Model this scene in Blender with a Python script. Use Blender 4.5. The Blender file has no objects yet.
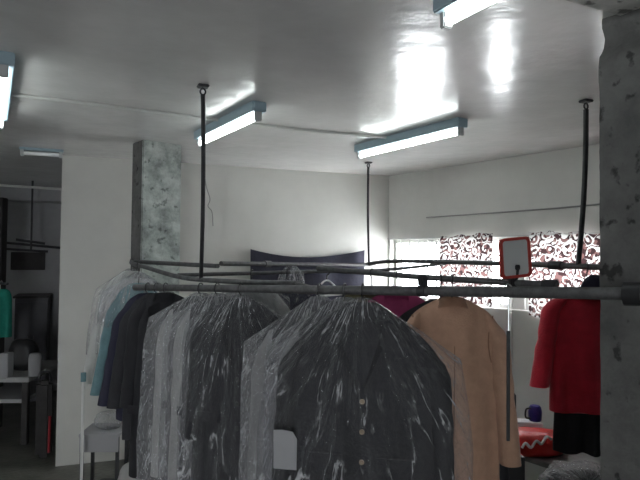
import bpy, bmesh, math, random
from mathutils import Vector, Matrix, Euler, noise
C = bpy.context.scene
COL = C.collection
random.seed(7)
PI = math.pi
F = 600.0                       # focal length in pixels of the 640x480 frame
CAMH, CEIL = 1.60, 2.36
YAW = math.radians(69.0)        # camera heading, counted from +X (X runs along the back wall)
PITCH, ROLL = math.atan(17/F), 0.010
CAMROT = Matrix.Rotation(YAW-PI/2, 3, 'Z') @ Matrix.Rotation(PI/2+PITCH, 3, 'X') @ Matrix.Rotation(ROLL, 3, 'Z')
CAMLOC = Vector((0, 0, CAMH))
FWD = Vector((math.cos(YAW), math.sin(YAW), 0))
RGT = Vector((math.sin(YAW), -math.cos(YAW), 0))

def ray(px, py):
    return CAMROT @ Vector(((px-320)/F, -(py-240)/F, -1))
def P(px, py, d):               # point seen at a pixel, at horizontal distance d ahead
    r = ray(px, py); return CAMLOC + r*(d/r.dot(FWD))
def PZ(px, py, z):              # point seen at a pixel, at height z
    r = ray(px, py); return CAMLOC + r*((z-CAMH)/r.z)
def ahead(lat, d, z):           # lateral metres right of the heading, metres ahead, height
    v = RGT*lat + FWD*d; v.z = z; return v
def lat(px, d): return (px-320)/F*d
FACE = YAW-PI/2                 # rotation of a thing whose -Y side faces the heading back

# ------------------------------------------------------------------ materials
def mat(name, color, rough=.6, metal=0, spec=.5, var=.0, vscale=6, bump=0, bscale=40, color2=None, sheen=0, coat=0, stretch=(1,1,1), detail=4):
    m = bpy.data.materials.new(name); m.use_nodes = True
    nt = m.node_tree; b = nt.nodes['Principled BSDF']
    b.inputs['Base Color'].default_value = (*color, 1)
    b.inputs['Roughness'].default_value = rough; b.inputs['Metallic'].default_value = metal
    b.inputs['Specular IOR Level'].default_value = spec
    if sheen: b.inputs['Sheen Weight'].default_value = sheen
    if coat: b.inputs['Coat Weight'].default_value = coat
    tc = nt.nodes.new('ShaderNodeTexCoord'); mp = nt.nodes.new('ShaderNodeMapping')
    mp.inputs['Scale'].default_value = stretch
    nt.links.new(tc.outputs['Object'], mp.inputs['Vector'])
    if var or color2:
        n = nt.nodes.new('ShaderNodeTexNoise'); n.inputs['Scale'].default_value = vscale; n.inputs['Detail'].default_value = detail
        n.inputs['Roughness'].default_value = .65
        nt.links.new(mp.outputs[0], n.inputs['Vector'])
        r = nt.nodes.new('ShaderNodeValToRGB')
        c2 = color2 or tuple(max(0, c*(1-var)) for c in color)
        r.color_ramp.elements[0].position = .36; r.color_ramp.elements[1].position = .64
        r.color_ramp.elements[0].color = (*c2, 1); r.color_ramp.elements[1].color = (*color, 1)
        nt.links.new(n.outputs['Fac'], r.inputs['Fac']); nt.links.new(r.outputs['Color'], b.inputs['Base Color'])
    if bump:
        n2 = nt.nodes.new('ShaderNodeTexNoise'); n2.inputs['Scale'].default_value = bscale; n2.inputs['Detail'].default_value = 5
        nt.links.new(mp.outputs[0], n2.inputs['Vector'])
        bp = nt.nodes.new('ShaderNodeBump'); bp.inputs['Strength'].default_value = bump; bp.inputs['Distance'].default_value = .02
        nt.links.new(n2.outputs['Fac'], bp.inputs['Height']); nt.links.new(bp.outputs[0], b.inputs['Normal'])
    return m

def film(name, tint=(.80,.81,.83), base=.17, edge=.75, rough=.24, streak=10, stretch=(1,1,.35), crease_glint=.75):
    """thin clear polythene: mostly transparent, white-ish and glossy along folds and edges"""
    m = bpy.data.materials.new(name); m.use_nodes = True
    nt = m.node_tree; N = nt.nodes; L = nt.links
    b = N['Principled BSDF']; out = N['Material Output']
    b.inputs['Base Color'].default_value = (*tint, 1); b.inputs['Roughness'].default_value = rough
    b.inputs['Specular IOR Level'].default_value = .9
    tc = N.new('ShaderNodeTexCoord')
    # folds that fan out from the neck: noise over (angle, radius)
    sx = N.new('ShaderNodeSeparateXYZ'); L.new(tc.outputs['Object'], sx.inputs[0])
    at = N.new('ShaderNodeMath'); at.operation = 'ARCTAN2'
    zz = N.new('ShaderNodeMath'); zz.operation = 'SUBTRACT'; zz.inputs[0].default_value = .12
    L.new(sx.outputs['Z'], zz.inputs[1]); L.new(sx.outputs['X'], at.inputs[0]); L.new(zz.outputs[0], at.inputs[1])
    ln = N.new('ShaderNodeVectorMath'); ln.operation = 'LENGTH'; L.new(tc.outputs['Object'], ln.inputs[0])
    cx = N.new('ShaderNodeCombineXYZ'); L.new(at.outputs[0], cx.inputs['X']); L.new(sx.outputs['Y'], cx.inputs['Z'])
    rr = N.new('ShaderNodeMath'); rr.operation = 'MULTIPLY'; rr.inputs[1].default_value = .30
    L.new(ln.outputs['Value'], rr.inputs[0]); L.new(rr.outputs[0], cx.inputs['Y'])
    n1 = N.new('ShaderNodeTexNoise'); n1.inputs['Scale'].default_value = streak; n1.inputs['Detail'].default_value = 3
    n1.inputs['Distortion'].default_value = .25
    L.new(cx.outputs[0], n1.inputs['Vector'])
    n2 = N.new('ShaderNodeTexNoise'); n2.inputs['Scale'].default_value = 34; n2.inputs['Detail'].default_value = 3
    n2.inputs['Distortion'].default_value = 1.2
    L.new(tc.outputs['Object'], n2.inputs['Vector'])
    ad = N.new('ShaderNodeMath'); ad.operation = 'MULTIPLY_ADD'; ad.inputs[1].default_value = .45
    L.new(n2.outputs['Fac'], ad.inputs[0]); L.new(n1.outputs['Fac'], ad.inputs[2])
    bp = N.new('ShaderNodeBump'); bp.inputs['Strength'].default_value = .8; bp.inputs['Distance'].default_value = .045
    L.new(ad.outputs[0], bp.inputs['Height']); L.new(bp.outputs[0], b.inputs['Normal'])
    lw = N.new('ShaderNodeLayerWeight'); lw.inputs['Blend'].default_value = .35; L.new(bp.outputs[0], lw.inputs['Normal'])
    mr = N.new('ShaderNodeMapRange'); mr.inputs['To Min'].default_value = base; mr.inputs['To Max'].default_value = edge
    L.new(lw.outputs['Facing'], mr.inputs['Value'])
    # creases whiten the film; bright highlights are painted in with them
    cr = N.new('ShaderNodeValToRGB'); ce = cr.color_ramp.elements
    ce[0].position = .48; ce[0].color = (0,0,0,1); ce[1].position = .51; ce[1].color = (crease_glint,crease_glint,crease_glint,1)
    e3 = ce.new(.54); e3.color = (0,0,0,1)
    L.new(n1.outputs['Fac'], cr.inputs['Fac'])
    c2 = N.new('ShaderNodeValToRGB'); c2.color_ramp.elements[0].position = .46; c2.color_ramp.elements[1].position = .66
    n4 = N.new('ShaderNodeTexNoise'); n4.inputs['Scale'].default_value = 5; n4.inputs['Detail'].default_value = 3; n4.inputs['Roughness'].default_value = .7
    L.new(tc.outputs['Object'], n4.inputs['Vector']); n1.inputs['Detail'].default_value = 4; L.new(n4.outputs['Fac'], c2.inputs['Fac'])
    br = N.new('ShaderNodeMath'); br.operation = 'MULTIPLY'; L.new(cr.outputs['Color'], br.inputs[0]); L.new(c2.outputs['Color'], br.inputs[1])
    sm = N.new('ShaderNodeMath'); sm.operation = 'ADD'; sm.use_clamp = True; L.new(mr.outputs[0], sm.inputs[0]); L.new(br.outputs[0], sm.inputs[1])
    tr = N.new('ShaderNodeBsdfTransparent'); tr.inputs['Color'].default_value = (.97,.97,.98,1)
    mx = N.new('ShaderNodeMixShader'); L.new(sm.outputs[0], mx.inputs['Fac']); L.new(tr.outputs[0], mx.inputs[1]); L.new(b.outputs[0], mx.inputs[2])
    L.new(mx.outputs[0], out.inputs['Surface'])
    return m

def emit(name, color, s):
    m = bpy.data.materials.new(name); m.use_nodes = True; nt = m.node_tree
    b = nt.nodes['Principled BSDF']; b.inputs['Base Color'].default_value = (.9,.9,.9,1)
    b.inputs['Emission Color'].default_value = (*color, 1); b.inputs['Emission Strength'].default_value = s
    return m

def curtain_mat(name):
    m = bpy.data.materials.new(name); m.use_nodes = True; nt = m.node_tree; N = nt.nodes; L = nt.links
    b = N['Principled BSDF']; out = N['Material Output']; b.inputs['Roughness'].default_value = .8
    tc = N.new('ShaderNodeTexCoord')
    nz = N.new('ShaderNodeTexNoise'); nz.inputs['Scale'].default_value = 16; nz.inputs['Detail'].default_value = 1
    L.new(tc.outputs['Object'], nz.inputs['Vector'])
    ma = N.new('ShaderNodeVectorMath'); ma.operation = 'MULTIPLY_ADD'; ma.inputs[1].default_value = (.05,.05,.05)
    L.new(nz.outputs['Color'], ma.inputs[0]); L.new(tc.outputs['Object'], ma.inputs[2])
    v = N.new('ShaderNodeTexVoronoi'); v.inputs['Scale'].default_value = 17; v.feature = 'F1'
    L.new(ma.outputs[0], v.inputs['Vector'])
    # curl: angle around each cell's centre + distance
    df = N.new('ShaderNodeVectorMath'); df.operation = 'SUBTRACT'; L.new(ma.outputs[0], df.inputs[0]); L.new(v.outputs['Position'], df.inputs[1])
    sp = N.new('ShaderNodeSeparateXYZ'); L.new(df.outputs[0], sp.inputs[0])
    an = N.new('ShaderNodeMath'); an.operation = 'ARCTAN2'; L.new(sp.outputs['Z'], an.inputs[0]); L.new(sp.outputs['X'], an.inputs[1])
    kk = N.new('ShaderNodeMath'); kk.operation = 'MULTIPLY_ADD'; kk.inputs[1].default_value = 12.0; L.new(v.outputs['Distance'], kk.inputs[0]); L.new(an.outputs[0], kk.inputs[2])
    si = N.new('ShaderNodeMath'); si.operation = 'SINE'; L.new(kk.outputs[0], si.inputs[0])
    r1 = N.new('ShaderNodeValToRGB'); e = r1.color_ramp
    e.elements[0].position = .08; e.elements[0].color = (0,0,0,1); e.elements[1].position = .22; e.elements[1].color = (1,1,1,1)
    L.new(si.outputs[0], r1.inputs['Fac'])
    n3 = N.new('ShaderNodeTexNoise'); n3.inputs['Scale'].default_value = 24; n3.inputs['Detail'].default_value = 1; L.new(tc.outputs['Object'], n3.inputs['Vector'])
    r2 = N.new('ShaderNodeValToRGB'); r2.color_ramp.interpolation = 'CONSTANT'
    r2.color_ramp.elements[0].color = (.055,.028,.03,1); r2.color_ramp.elements[1].position = .52; r2.color_ramp.elements[1].color = (.22,.12,.115,1)
    L.new(n3.outputs['Fac'], r2.inputs['Fac'])
    mx = N.new('ShaderNodeMix'); mx.data_type = 'RGBA'
    L.new(r1.outputs['Color'], mx.inputs['Factor']); L.new(r2.outputs['Color'], mx.inputs['A']); mx.inputs['B'].default_value = (.85,.84,.82,1)
    L.new(mx.outputs['Result'], b.inputs['Base Color'])
    tl = N.new('ShaderNodeBsdfTranslucent'); mt = N.new('ShaderNodeMix'); mt.data_type = 'RGBA'; mt.blend_type = 'MULTIPLY'; mt.inputs['Factor'].default_value = 1
    L.new(mx.outputs['Result'], mt.inputs['A']); mt.inputs['B'].default_value = (.24,.24,.24,1); L.new(mt.outputs['Result'], tl.inputs['Color'])
    ms = N.new('ShaderNodeMixShader'); ms.inputs['Fac'].default_value = .6
    L.new(b.outputs[0], ms.inputs[1]); L.new(tl.outputs[0], ms.inputs[2]); L.new(ms.outputs[0], out.inputs['Surface'])
    return m

def glass_mat(name, base=.06):
    m = bpy.data.materials.new(name); m.use_nodes = True; nt = m.node_tree; N = nt.nodes; L = nt.links
    g = N.new('ShaderNodeBsdfGlossy'); g.inputs['Roughness'].default_value = .03
    t = N.new('ShaderNodeBsdfTransparent'); lw = N.new('ShaderNodeMath'); lw.operation = 'POWER'; lw.inputs[1].default_value = 4
    fc = N.new('ShaderNodeLayerWeight'); fc.inputs['Blend'].default_value = .5; L.new(fc.outputs['Facing'], lw.inputs[0])
    mx = N.new('ShaderNodeMixShader'); L.new(lw.outputs[0], mx.inputs['Fac']); L.new(t.outputs[0], mx.inputs[1]); L.new(g.outputs[0], mx.inputs[2])
    L.new(mx.outputs[0], N['Material Output'].inputs['Surface'])
    return m

def concrete_mat(name, base, dark, pit=.5, rough=.85):
    m = bpy.data.materials.new(name); m.use_nodes = True; nt = m.node_tree; N = nt.nodes; L = nt.links
    b = N['Principled BSDF']; b.inputs['Roughness'].default_value = rough; b.inputs['Specular IOR Level'].default_value = .25
    tc = N.new('ShaderNodeTexCoord')
    n = N.new('ShaderNodeTexNoise'); n.inputs['Scale'].default_value = 7; n.inputs['Detail'].default_value = 8; n.inputs['Roughness'].default_value = .7
    L.new(tc.outputs['Object'], n.inputs['Vector'])
    r = N.new('ShaderNodeValToRGB'); r.color_ramp.elements[0].position = .3; r.color_ramp.elements[0].color = (*dark,1)
    r.color_ramp.elements[1].position = .62; r.color_ramp.elements[1].color = (*base,1)
    L.new(n.outputs['Fac'], r.inputs['Fac'])
    p = N.new('ShaderNodeTexNoise'); p.inputs['Scale'].default_value = 20; p.inputs['Detail'].default_value = 6; L.new(tc.outputs['Object'], p.inputs['Vector'])
    r2 = N.new('ShaderNodeValToRGB'); r2.color_ramp.elements[0].position = .33; r2.color_ramp.elements[0].color = (.12,.12,.12,1)
    r2.color_ramp.elements[1].position = .40; r2.color_ramp.elements[1].color = (1,1,1,1)
    L.new(p.outputs['Fac'], r2.inputs['Fac'])
    mx = N.new('ShaderNodeMix'); mx.data_type = 'RGBA'; mx.blend_type = 'MULTIPLY'; mx.inputs['Factor'].default_value = pit
    L.new(r.outputs['Color'], mx.inputs['A']); L.new(r2.outputs['Color'], mx.inputs['B']); L.new(mx.outputs['Result'], b.inputs['Base Color'])
    bp = N.new('ShaderNodeBump'); bp.inputs['Strength'].default_value = .5; bp.inputs['Distance'].default_value = .02
    L.new(p.outputs['Fac'], bp.inputs['Height']); L.new(bp.outputs[0], b.inputs['Normal'])
    return m

def ceiling_mat():
    m = mat('gloss_ceiling_paint', (.74,.735,.72), rough=.21, spec=.38, var=.14, vscale=1.6)
    nt = m.node_tree; N = nt.nodes; L = nt.links; b = N['Principled BSDF']
    tc = N.new('ShaderNodeTexCoord'); mp = N.new('ShaderNodeMapping'); mp.inputs['Scale'].default_value = (1,1,1)
    mp.inputs['Rotation'].default_value = (0,0,.35)
    L.new(tc.outputs['Object'], mp.inputs['Vector'])
    n = N.new('ShaderNodeTexNoise'); n.inputs['Scale'].default_value = 9; n.inputs['Detail'].default_value = 5
    L.new(mp.outputs[0], n.inputs['Vector'])
    bp = N.new('ShaderNodeBump'); bp.inputs['Strength'].default_value = .16; bp.inputs['Distance'].default_value = .02
    L.new(n.outputs['Fac'], bp.inputs['Height']); L.new(bp.outputs[0], b.inputs['Normal'])
    return m

M = {}
M['ceiling'] = ceiling_mat()
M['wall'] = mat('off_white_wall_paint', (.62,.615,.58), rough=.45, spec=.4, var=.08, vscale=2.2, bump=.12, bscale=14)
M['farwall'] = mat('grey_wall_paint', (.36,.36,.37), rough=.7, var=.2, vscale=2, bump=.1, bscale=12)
M['floor'] = mat('worn_screed', (.15,.15,.13), rough=.5, var=.5, vscale=2.5, bump=.3, bscale=25, detail=8)
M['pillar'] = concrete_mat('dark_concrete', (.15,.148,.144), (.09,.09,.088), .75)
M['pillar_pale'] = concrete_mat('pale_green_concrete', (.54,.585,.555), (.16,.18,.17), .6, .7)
M['beam'] = concrete_mat('bare_beam_concrete', (.62,.61,.58), (.34,.34,.32), .7)
M['steel'] = mat('dull_steel_pipe', (.13,.13,.133), rough=.5, metal=.3, var=.4, vscale=30, stretch=(1,1,1))
M['iron'] = mat('dark_iron', (.055,.055,.06), rough=.5, metal=.4, var=.3, vscale=25)
M['black'] = mat('black_plastic', (.02,.02,.022), rough=.45)
M['batten'] = mat('blue_grey_enamel', (.30,.40,.45), rough=.4)
M['holder'] = mat('grey_lampholder', (.45,.46,.46), rough=.5)
M['tube'] = emit('lit_fluorescent_tube', (.93,1.0,.98), 7.5)
M['tube_off'] = mat('unlit_tube', (.80,.80,.80), rough=.15, spec=.8)
M['whitepaint'] = mat('white_enamel', (.75,.75,.73), rough=.35)
M['conduit'] = mat('painted_conduit', (.55,.55,.53), rough=.4)
M['conduit_grey'] = mat('greyed_cable', (.27,.27,.26), rough=.6)
M['glass'] = glass_mat('window_glass')
M['curtain'] = curtain_mat('leaf_print_curtain')
M['navycloth'] = mat('navy_cloth', (.045,.045,.075), rough=.85, var=.3, vscale=5, bump=.2, bscale=30, sheen=.2)
M['camel'] = mat('camel_wool', (.55,.335,.23), rough=.9, var=.14, vscale=18, bump=.25, bscale=160, sheen=.25)
M['camel_seam'] = mat('camel_seam', (.30,.17,.11), rough=.9)
M['red'] = mat('red_wool', (.74,.03,.06), rough=.85, var=.2, vscale=10, bump=.25, bscale=120, sheen=.2)
M['blacksuit'] = mat('black_suiting', (.014,.014,.019), rough=.75, var=.25, vscale=9, bump=.12, bscale=60)
M['charcoal'] = mat('charcoal_suiting', (.030,.030,.036), rough=.8, var=.25, vscale=9, bump=.12, bscale=60)
M['navy'] = mat('navy_suiting', (.022,.022,.05), rough=.8, var=.2, vscale=9, bump=.12, bscale=60)
M['greysuit'] = mat('grey_suiting', (.26,.26,.26), rough=.85, var=.2, vscale=9, bump=.12, bscale=60)
M['palesuit'] = mat('pale_grey_cloth', (.40,.40,.39), rough=.85, var=.12, vscale=9, bump=.12, bscale=60)
M['white'] = mat('white_cotton', (.62,.63,.61), rough=.85, var=.1, vscale=9, bump=.2, bscale=60)
M['teal'] = mat('blue_green_cotton', (.17,.30,.33), rough=.85, var=.2, vscale=9, bump=.2, bscale=60)
M['green'] = mat('bright_green_cloth', (.01,.27,.20), rough=.8, var=.3, vscale=6, bump=.2, bscale=40)
M['olive'] = mat('olive_wool', (.16,.145,.085), rough=.9, var=.2, vscale=14, bump=.2, bscale=100)
M['magenta'] = mat('magenta_wool', (.33,.04,.13), rough=.9, var=.2, vscale=14, bump=.2, bscale=100)
M['button'] = mat('tan_button', (.35,.26,.17), rough=.4)
M['darkbutton'] = mat('dark_button', (.03,.03,.03), rough=.3)
M['film'] = film('clear_polythene', base=.025, edge=.38, rough=.15)
M['film_milky'] = film('milky_polythene', crease_glint=.38, base=.10, edge=.52, rough=.22)
M['hanger_wire'] = mat('hanger_wire', (.5,.5,.5), rough=.3, metal=1)
M['hanger_white'] = mat('white_plastic_hanger', (.75,.75,.74), rough=.35)
M['hanger_pink'] = mat('pink_plastic_hanger', (.62,.20,.19), rough=.35)
M['paper'] = mat('white_paper', (.72,.72,.74), rough=.8)
M['mirrorframe'] = mat('red_brown_plastic', (.42,.05,.04), rough=.35)
M['mirror'] = mat('mirror_glass', (.74,.77,.76), rough=.12, metal=.25)  # pale reflection put into the base colour; mirrors only weakly
M['redbag'] = mat('red_plastic_bag', (.62,.03,.025), rough=.32, bump=.4, bscale=18)
M['bluejug'] = mat('violet_blue_plastic', (.03,.02,.22), rough=.35)
M['greycloth'] = mat('grey_cloth', (.20,.20,.20), rough=.9, var=.4, vscale=7, bump=.3, bscale=20)
M['board'] = mat('dark_board', (.035,.032,.032), rough=.7, var=.4, vscale=9)
M['cabinet'] = mat('dark_cabinet', (.05,.05,.06), rough=.5, var=.3, vscale=5)
M['whitebox'] = mat('white_card', (.38,.38,.39), rough=.7)
M['redtrim'] = mat('red_trim', (.35,.02,.03), rough=.5)

# ------------------------------------------------------------------ mesh helpers
def link(name, bm, m, parent=None, smooth=True, loc=None):
    me = bpy.data.meshes.new(name); bmesh.ops.recalc_face_normals(bm, faces=bm.faces) if bm.faces else None
    bm.to_mesh(me); bm.free(); me.materials.append(m)
    if smooth:
        for p in me.polygons: p.use_smooth = True
        try: me.set_sharp_from_angle(angle=math.radians(40))
        except Exception: pass
    o = bpy.data.objects.new(name, me); COL.objects.link(o)
    if parent: o.parent = parent
    if loc is not None: o.location = loc
    return o
def tag(o, label=None, cat=None, group=None, kind=None):
    if label: o['label'] = label
    if cat: o['category'] = cat
    if group: o['group'] = group
    if kind: o['kind'] = kind
    return o
def thing(name, label, cat, loc=(0,0,0), rz=0, group=None):
    o = bpy.data.objects.new(name, None); COL.objects.link(o); o.empty_display_size = .1
    o.location = loc; o.rotation_euler = (0,0,rz); return tag(o, label, cat, group)
def box(bm, c, s, rot=None, bevel=0):
    g = bmesh.ops.create_cube(bm, size=1)
    vs = g['verts']
    for v in vs: v.co = Vector((v.co.x*s[0], v.co.y*s[1], v.co.z*s[2]))
    if bevel:
        es = list({e for v in vs for e in v.link_edges})
        r = bmesh.ops.bevel(bm, geom=es, offset=bevel, segments=2, affect='EDGES')
        vs = list({v for f in r['faces'] for v in f.verts} | {v for v in vs if v.is_valid})
    for v in vs:
        if rot is not None: v.co = rot @ v.co
        v.co += Vector(c)
    return vs
def prism(bm, pts, z0, z1):
    a = [bm.verts.new((p[0],p[1],z0)) for p in pts]; b = [bm.verts.new((p[0],p[1],z1)) for p in pts]
    bm.faces.new(a[::-1]); bm.faces.new(b)
    n = len(pts)
    for i in range(n): bm.faces.new((a[i], a[(i+1)%n], b[(i+1)%n], b[i]))
def tube(bm, pts, r, n=12, rads=None):
    pts = [Vector(p) for p in pts]; rings = []
    up = None
    for i, p in enumerate(pts):
        t = (pts[min(i+1,len(pts)-1)]-pts[max(i-1,0)]).normalized()
        if up is None:
            up = Vector((0,0,1)) if abs(t.z) < .9 else Vector((1,0,0))
        a = t.cross(up)
        if a.length < 1e-4: a = t.cross(Vector((0,1,0)))
        a.normalize(); b = a.cross(t).normalized(); up = b
        rr = rads[i] if rads else r
        rings.append([bm.verts.new(p + (a*math.cos(2*PI*k/n)+b*math.sin(2*PI*k/n))*rr) for k in range(n)])
    for i in range(len(rings)-1):
        for k in range(n): bm.faces.new((rings[i][k], rings[i][(k+1)%n], rings[i+1][(k+1)%n], rings[i+1][k]))
    bm.faces.new(rings[0][::-1]); bm.faces.new(rings[-1])
def smoothpath(pts, k=6):       # Catmull-Rom through the points
    pts = [Vector(p) for p in pts]; out = []
    for i in range(len(pts)-1):
        p0, p1, p2, p3 = pts[max(i-1,0)], pts[i], pts[i+1], pts[min(i+2,len(pts)-1)]
        for j in range(k):
            t = j/k
            out.append(.5*((2*p1)+(p2-p0)*t+(2*p0-5*p1+4*p2-p3)*t*t+(3*p1-p0-3*p2+p3)*t**3))
    out.append(pts[-1]); return out
def N1(x, y, z): return noise.noise(Vector((x, y, z)))

# ------------------------------------------------------------------ the room
corner = PZ(389, 176.2, CEIL)
pend = PZ(62, 154.6, CEIL)
yb = corner.y                                       # plane of the back wall
xl = P(61, 200, (yb - 0)/1).x
# partition's free end: intersect the pixel ray with the plane y = yb
r_ = ray(60, 260); xl = (r_*(yb/r_.y)).x
wall_dir = (RGT*(-427/F) + FWD).normalized()         # right wall, running away from the camera
def wr(t, off=0):                                    # point on the right wall, t metres towards the camera from the corner
    n = Vector((-wall_dir.y, wall_dir.x, 0))         # inward side
    v = corner - wall_dir*t + n*off; return v
nin = Vector((-wall_dir.y, wall_dir.x, 0))
if nin.dot(-corner) < 0: nin = -nin
def wr(t, off=0, z=0):
    v = corner - wall_dir*t + nin*off; v.z = z; return v
yfar = P(30, 200, 7.0).y
XL, YF = -5.2, -2.6
# ceiling / floor
for nm, z0, z1, m in (('floor', -.12, 0, 'floor'), ('ceiling', CEIL, CEIL+.15, 'ceiling')):
    bm = bmesh.new(); e = wr(9.5)
    prism(bm, [(XL,YF-.15), (wr(9.0,-.2).x+1.5,YF-.15), (corner.x, yb), (corner.x-.06, yb+.12), (corner.x-1.1, yb+.12), (corner.x-1.1, yfar+.15), (XL,yfar+.15)], z0, z1)
    tag(link(nm, bm, M[m], smooth=False), kind='structure')
bm = bmesh.new(); prism(bm, [(xl,yb), (corner.x,yb), (corner.x-.03,yb+.12), (xl,yb+.12)], 0, CEIL)
tag(link('wall_back', bm, M['wall'], smooth=False), kind='structure')
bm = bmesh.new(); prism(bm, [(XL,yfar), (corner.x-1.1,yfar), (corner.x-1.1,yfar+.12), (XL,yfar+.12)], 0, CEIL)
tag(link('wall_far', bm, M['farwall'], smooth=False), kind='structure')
XR = wr(9.0,-.2).x+1.4
def portal(loc, w_, h_, nrm):                        # marks an opening to the sky for the sampler; gives no light itself
    l = bpy.data.lights.new('daylight_portal', 'AREA'); l.shape = 'RECTANGLE'; l.size = w_; l.size_y = h_; l.cycles.is_portal = True
    o = bpy.data.objects.new('daylight_portal', l); COL.objects.link(o); o.location = loc
    o.rotation_euler = Vector(nrm).to_track_quat('-Z', 'Z').to_euler()
DA, DB, DH = 3.6, 3.85, 1.95                          # unseen slit added in the left wall to brighten the far room
bm = bmesh.new()
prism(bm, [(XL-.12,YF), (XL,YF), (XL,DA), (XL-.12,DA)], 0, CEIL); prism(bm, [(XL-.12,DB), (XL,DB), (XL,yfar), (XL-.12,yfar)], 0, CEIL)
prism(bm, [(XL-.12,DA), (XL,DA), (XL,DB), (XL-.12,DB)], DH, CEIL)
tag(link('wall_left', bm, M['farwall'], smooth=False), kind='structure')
portal((XL-.13, (DA+DB)/2, DH/2), DB-DA, DH, (1,0,0))
EA, EB, EH = -1.15, -.80, 1.95                         # unseen opening added behind the camera for front light
bm = bmesh.new()
prism(bm, [(XL,YF-.12), (EA,YF-.12), (EA,YF), (XL,YF)], 0, CEIL); prism(bm, [(EB,YF-.12), (XR,YF-.12), (XR,YF), (EB,YF)], 0, CEIL)
prism(bm, [(EA,YF-.12), (EB,YF-.12), (EB,YF), (EA,YF)], EH, CEIL)
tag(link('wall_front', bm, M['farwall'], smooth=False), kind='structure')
portal(((EA+EB)/2, YF-.13, EH/2), EB-EA, EH, (0,1,0))
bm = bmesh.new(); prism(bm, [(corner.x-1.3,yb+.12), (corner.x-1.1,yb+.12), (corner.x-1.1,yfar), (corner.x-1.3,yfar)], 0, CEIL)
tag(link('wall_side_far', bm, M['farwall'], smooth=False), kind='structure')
# right wall with the window opening
def w_at(px):                                        # distance along the right wall seen at a pixel column
    lo, hi = -1, 6
    for _ in range(50):
        t = (lo+hi)/2; v = wr(t); c = CAMROT.transposed() @ (Vector((v.x,v.y,1.6))-CAMLOC)
        (lo, hi) = (t, hi) if 320+F*c.x/-c.z < px else (lo, t)
    return t
W0, W1 = .02, w_at(618)
Z0, Z1 = 1.22, 1.765
bm = bmesh.new()
def wallpiece(t0, t1, z0, z1):
    prism(bm, [wr(t0)[:2], wr(t1)[:2], wr(t1,-.16)[:2], wr(t0,-.16)[:2]], z0, z1)
LEN = (corner.y - YF)/abs(wall_dir.y)
wallpiece(-.0, W0, 0, CEIL); wallpiece(W1, LEN, 0, CEIL); wallpiece(W0, W1, 0, Z0); wallpiece(W0, W1, Z1, CEIL)
tag(link('wall_right', bm, M['wall'], smooth=False), kind='structure')
# window: frame, burglar bars, pane
wroot = bpy.data.objects.new('window_1', None); COL.objects.link(wroot); tag(wroot, kind='structure')
bm = bmesh.new()
wq = Matrix.Rotation(math.atan2(-wall_dir.y, -wall_dir.x), 3, 'Z')
def wbox(t0, t1, z0, z1, off, th, bm):
    c = wr((t0+t1)/2, off, (z0+z1)/2); box(bm, c, (abs(t1-t0), th, z1-z0), wq)
for a, b_ in ((W0, W0+.035), (W1-.035, W1), (w_at(440)-.02, w_at(440)+.02), (w_at(514)-.09, w_at(514)+.09)):
    wbox(a, b_, Z0, Z1, -.08, .05, bm)
wbox(W0, W1, Z0, Z0+.035, -.08, .05, bm); wbox(W0, W1, Z1-.03, Z1, -.08, .05, bm)
link('window_frame', bm, M['whitepaint'], wroot, smooth=False)
bm = bmesh.new(); wbox(W0+.02, W1-.02, Z0+.02, Z1-.02, -.10, .004, bm)
link('pane', bm, M['glass'], wroot, smooth=False)
bm = bmesh.new()
t = W0+.10
k = 0
while t < W1-.05:
    tube(bm, [wr(t,-.05,Z0+.01), wr(t,-.05,Z1-.01)], .006, 6)
    if k % 1 == 0:
        tube(bm, [wr(t,-.05,Z1-.02), wr(t+.055,-.05,Z1-.13), wr(t+.11,-.05,Z1-.02)], .006, 6)
    t += .11; k += 1
tube(bm, [wr(W0+.02,-.05,Z1-.14), wr(W1-.02,-.05,Z1-.14)], .006, 6)
link('burglar_bars', bm, M['whitepaint'], wroot)
bm = bmesh.new(); wbox(W0, W1, Z0-.012, Z0+.004, -.055, .10, bm)
link('window_sill', bm, M['whitepaint'], wroot, smooth=False)
# daylight portal in the opening
pl = bpy.data.lights.new('daylight_portal', 'AREA'); pl.shape = 'RECTANGLE'; pl.size = W1-W0; pl.size_y = Z1-Z0
po = bpy.data.objects.new('daylight_portal', pl); COL.objects.link(po)
po.location = wr((W0+W1)/2, -.17, (Z0+Z1)/2)
po.rotation_euler = nin.to_track_quat('-Z', 'Z').to_euler()
pl.cycles.is_portal = True

# curtains
def curtain(px0, px1, ztop0, ztop1, zbot, label, seed):
    t0, t1 = w_at(px0), w_at(px1); n = 60; mrows = 24
    base = wr(t0, .03, zbot); root = None
    bm = bmesh.new(); rows = []
    for j in range(mrows+1):
        row = []
        for i in range(n+1):
            u = i/n; v = j/mrows
            zt = ztop0+(ztop1-ztop0)*u + .008*math.sin(u*17+seed)
            zb = zbot + .012*math.sin(u*9+seed)
            z = zt+(zb-zt)*v
            off = .035 + .012*math.sin(u*26+seed+.8*v)*(.4+.6*v) + .006*N1(u*5, v*3, seed)
            row.append(bm.verts.new(wr(t0+(t1-t0)*u, off, z)-base))
        rows.append(row)
    for j in range(mrows):
        for i in range(n): bm.faces.new((rows[j][i], rows[j][i+1], rows[j+1][i+1], rows[j+1][i]))
    o = link('curtain', bm, M['curtain'], loc=base)
    tag(o, label, 'curtain', 'leaf print curtains at the window')
    return o
curtain(443, 496, 1.775, 1.80, 1.235, 'brown and white leaf print curtain left of the small red framed mirror', 1.0)
curtain(531, 612, 1.80, 1.77, 1.20, 'brown and white leaf print curtain between red framed mirror and dark pillar', 3.3)
bm = bmesh.new(); tube(bm, [wr(W0-.0, .03, 1.775), wr((W0+W1)/2, .03, 1.768), wr(W1, .03, 1.775)], .004, 6)
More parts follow.
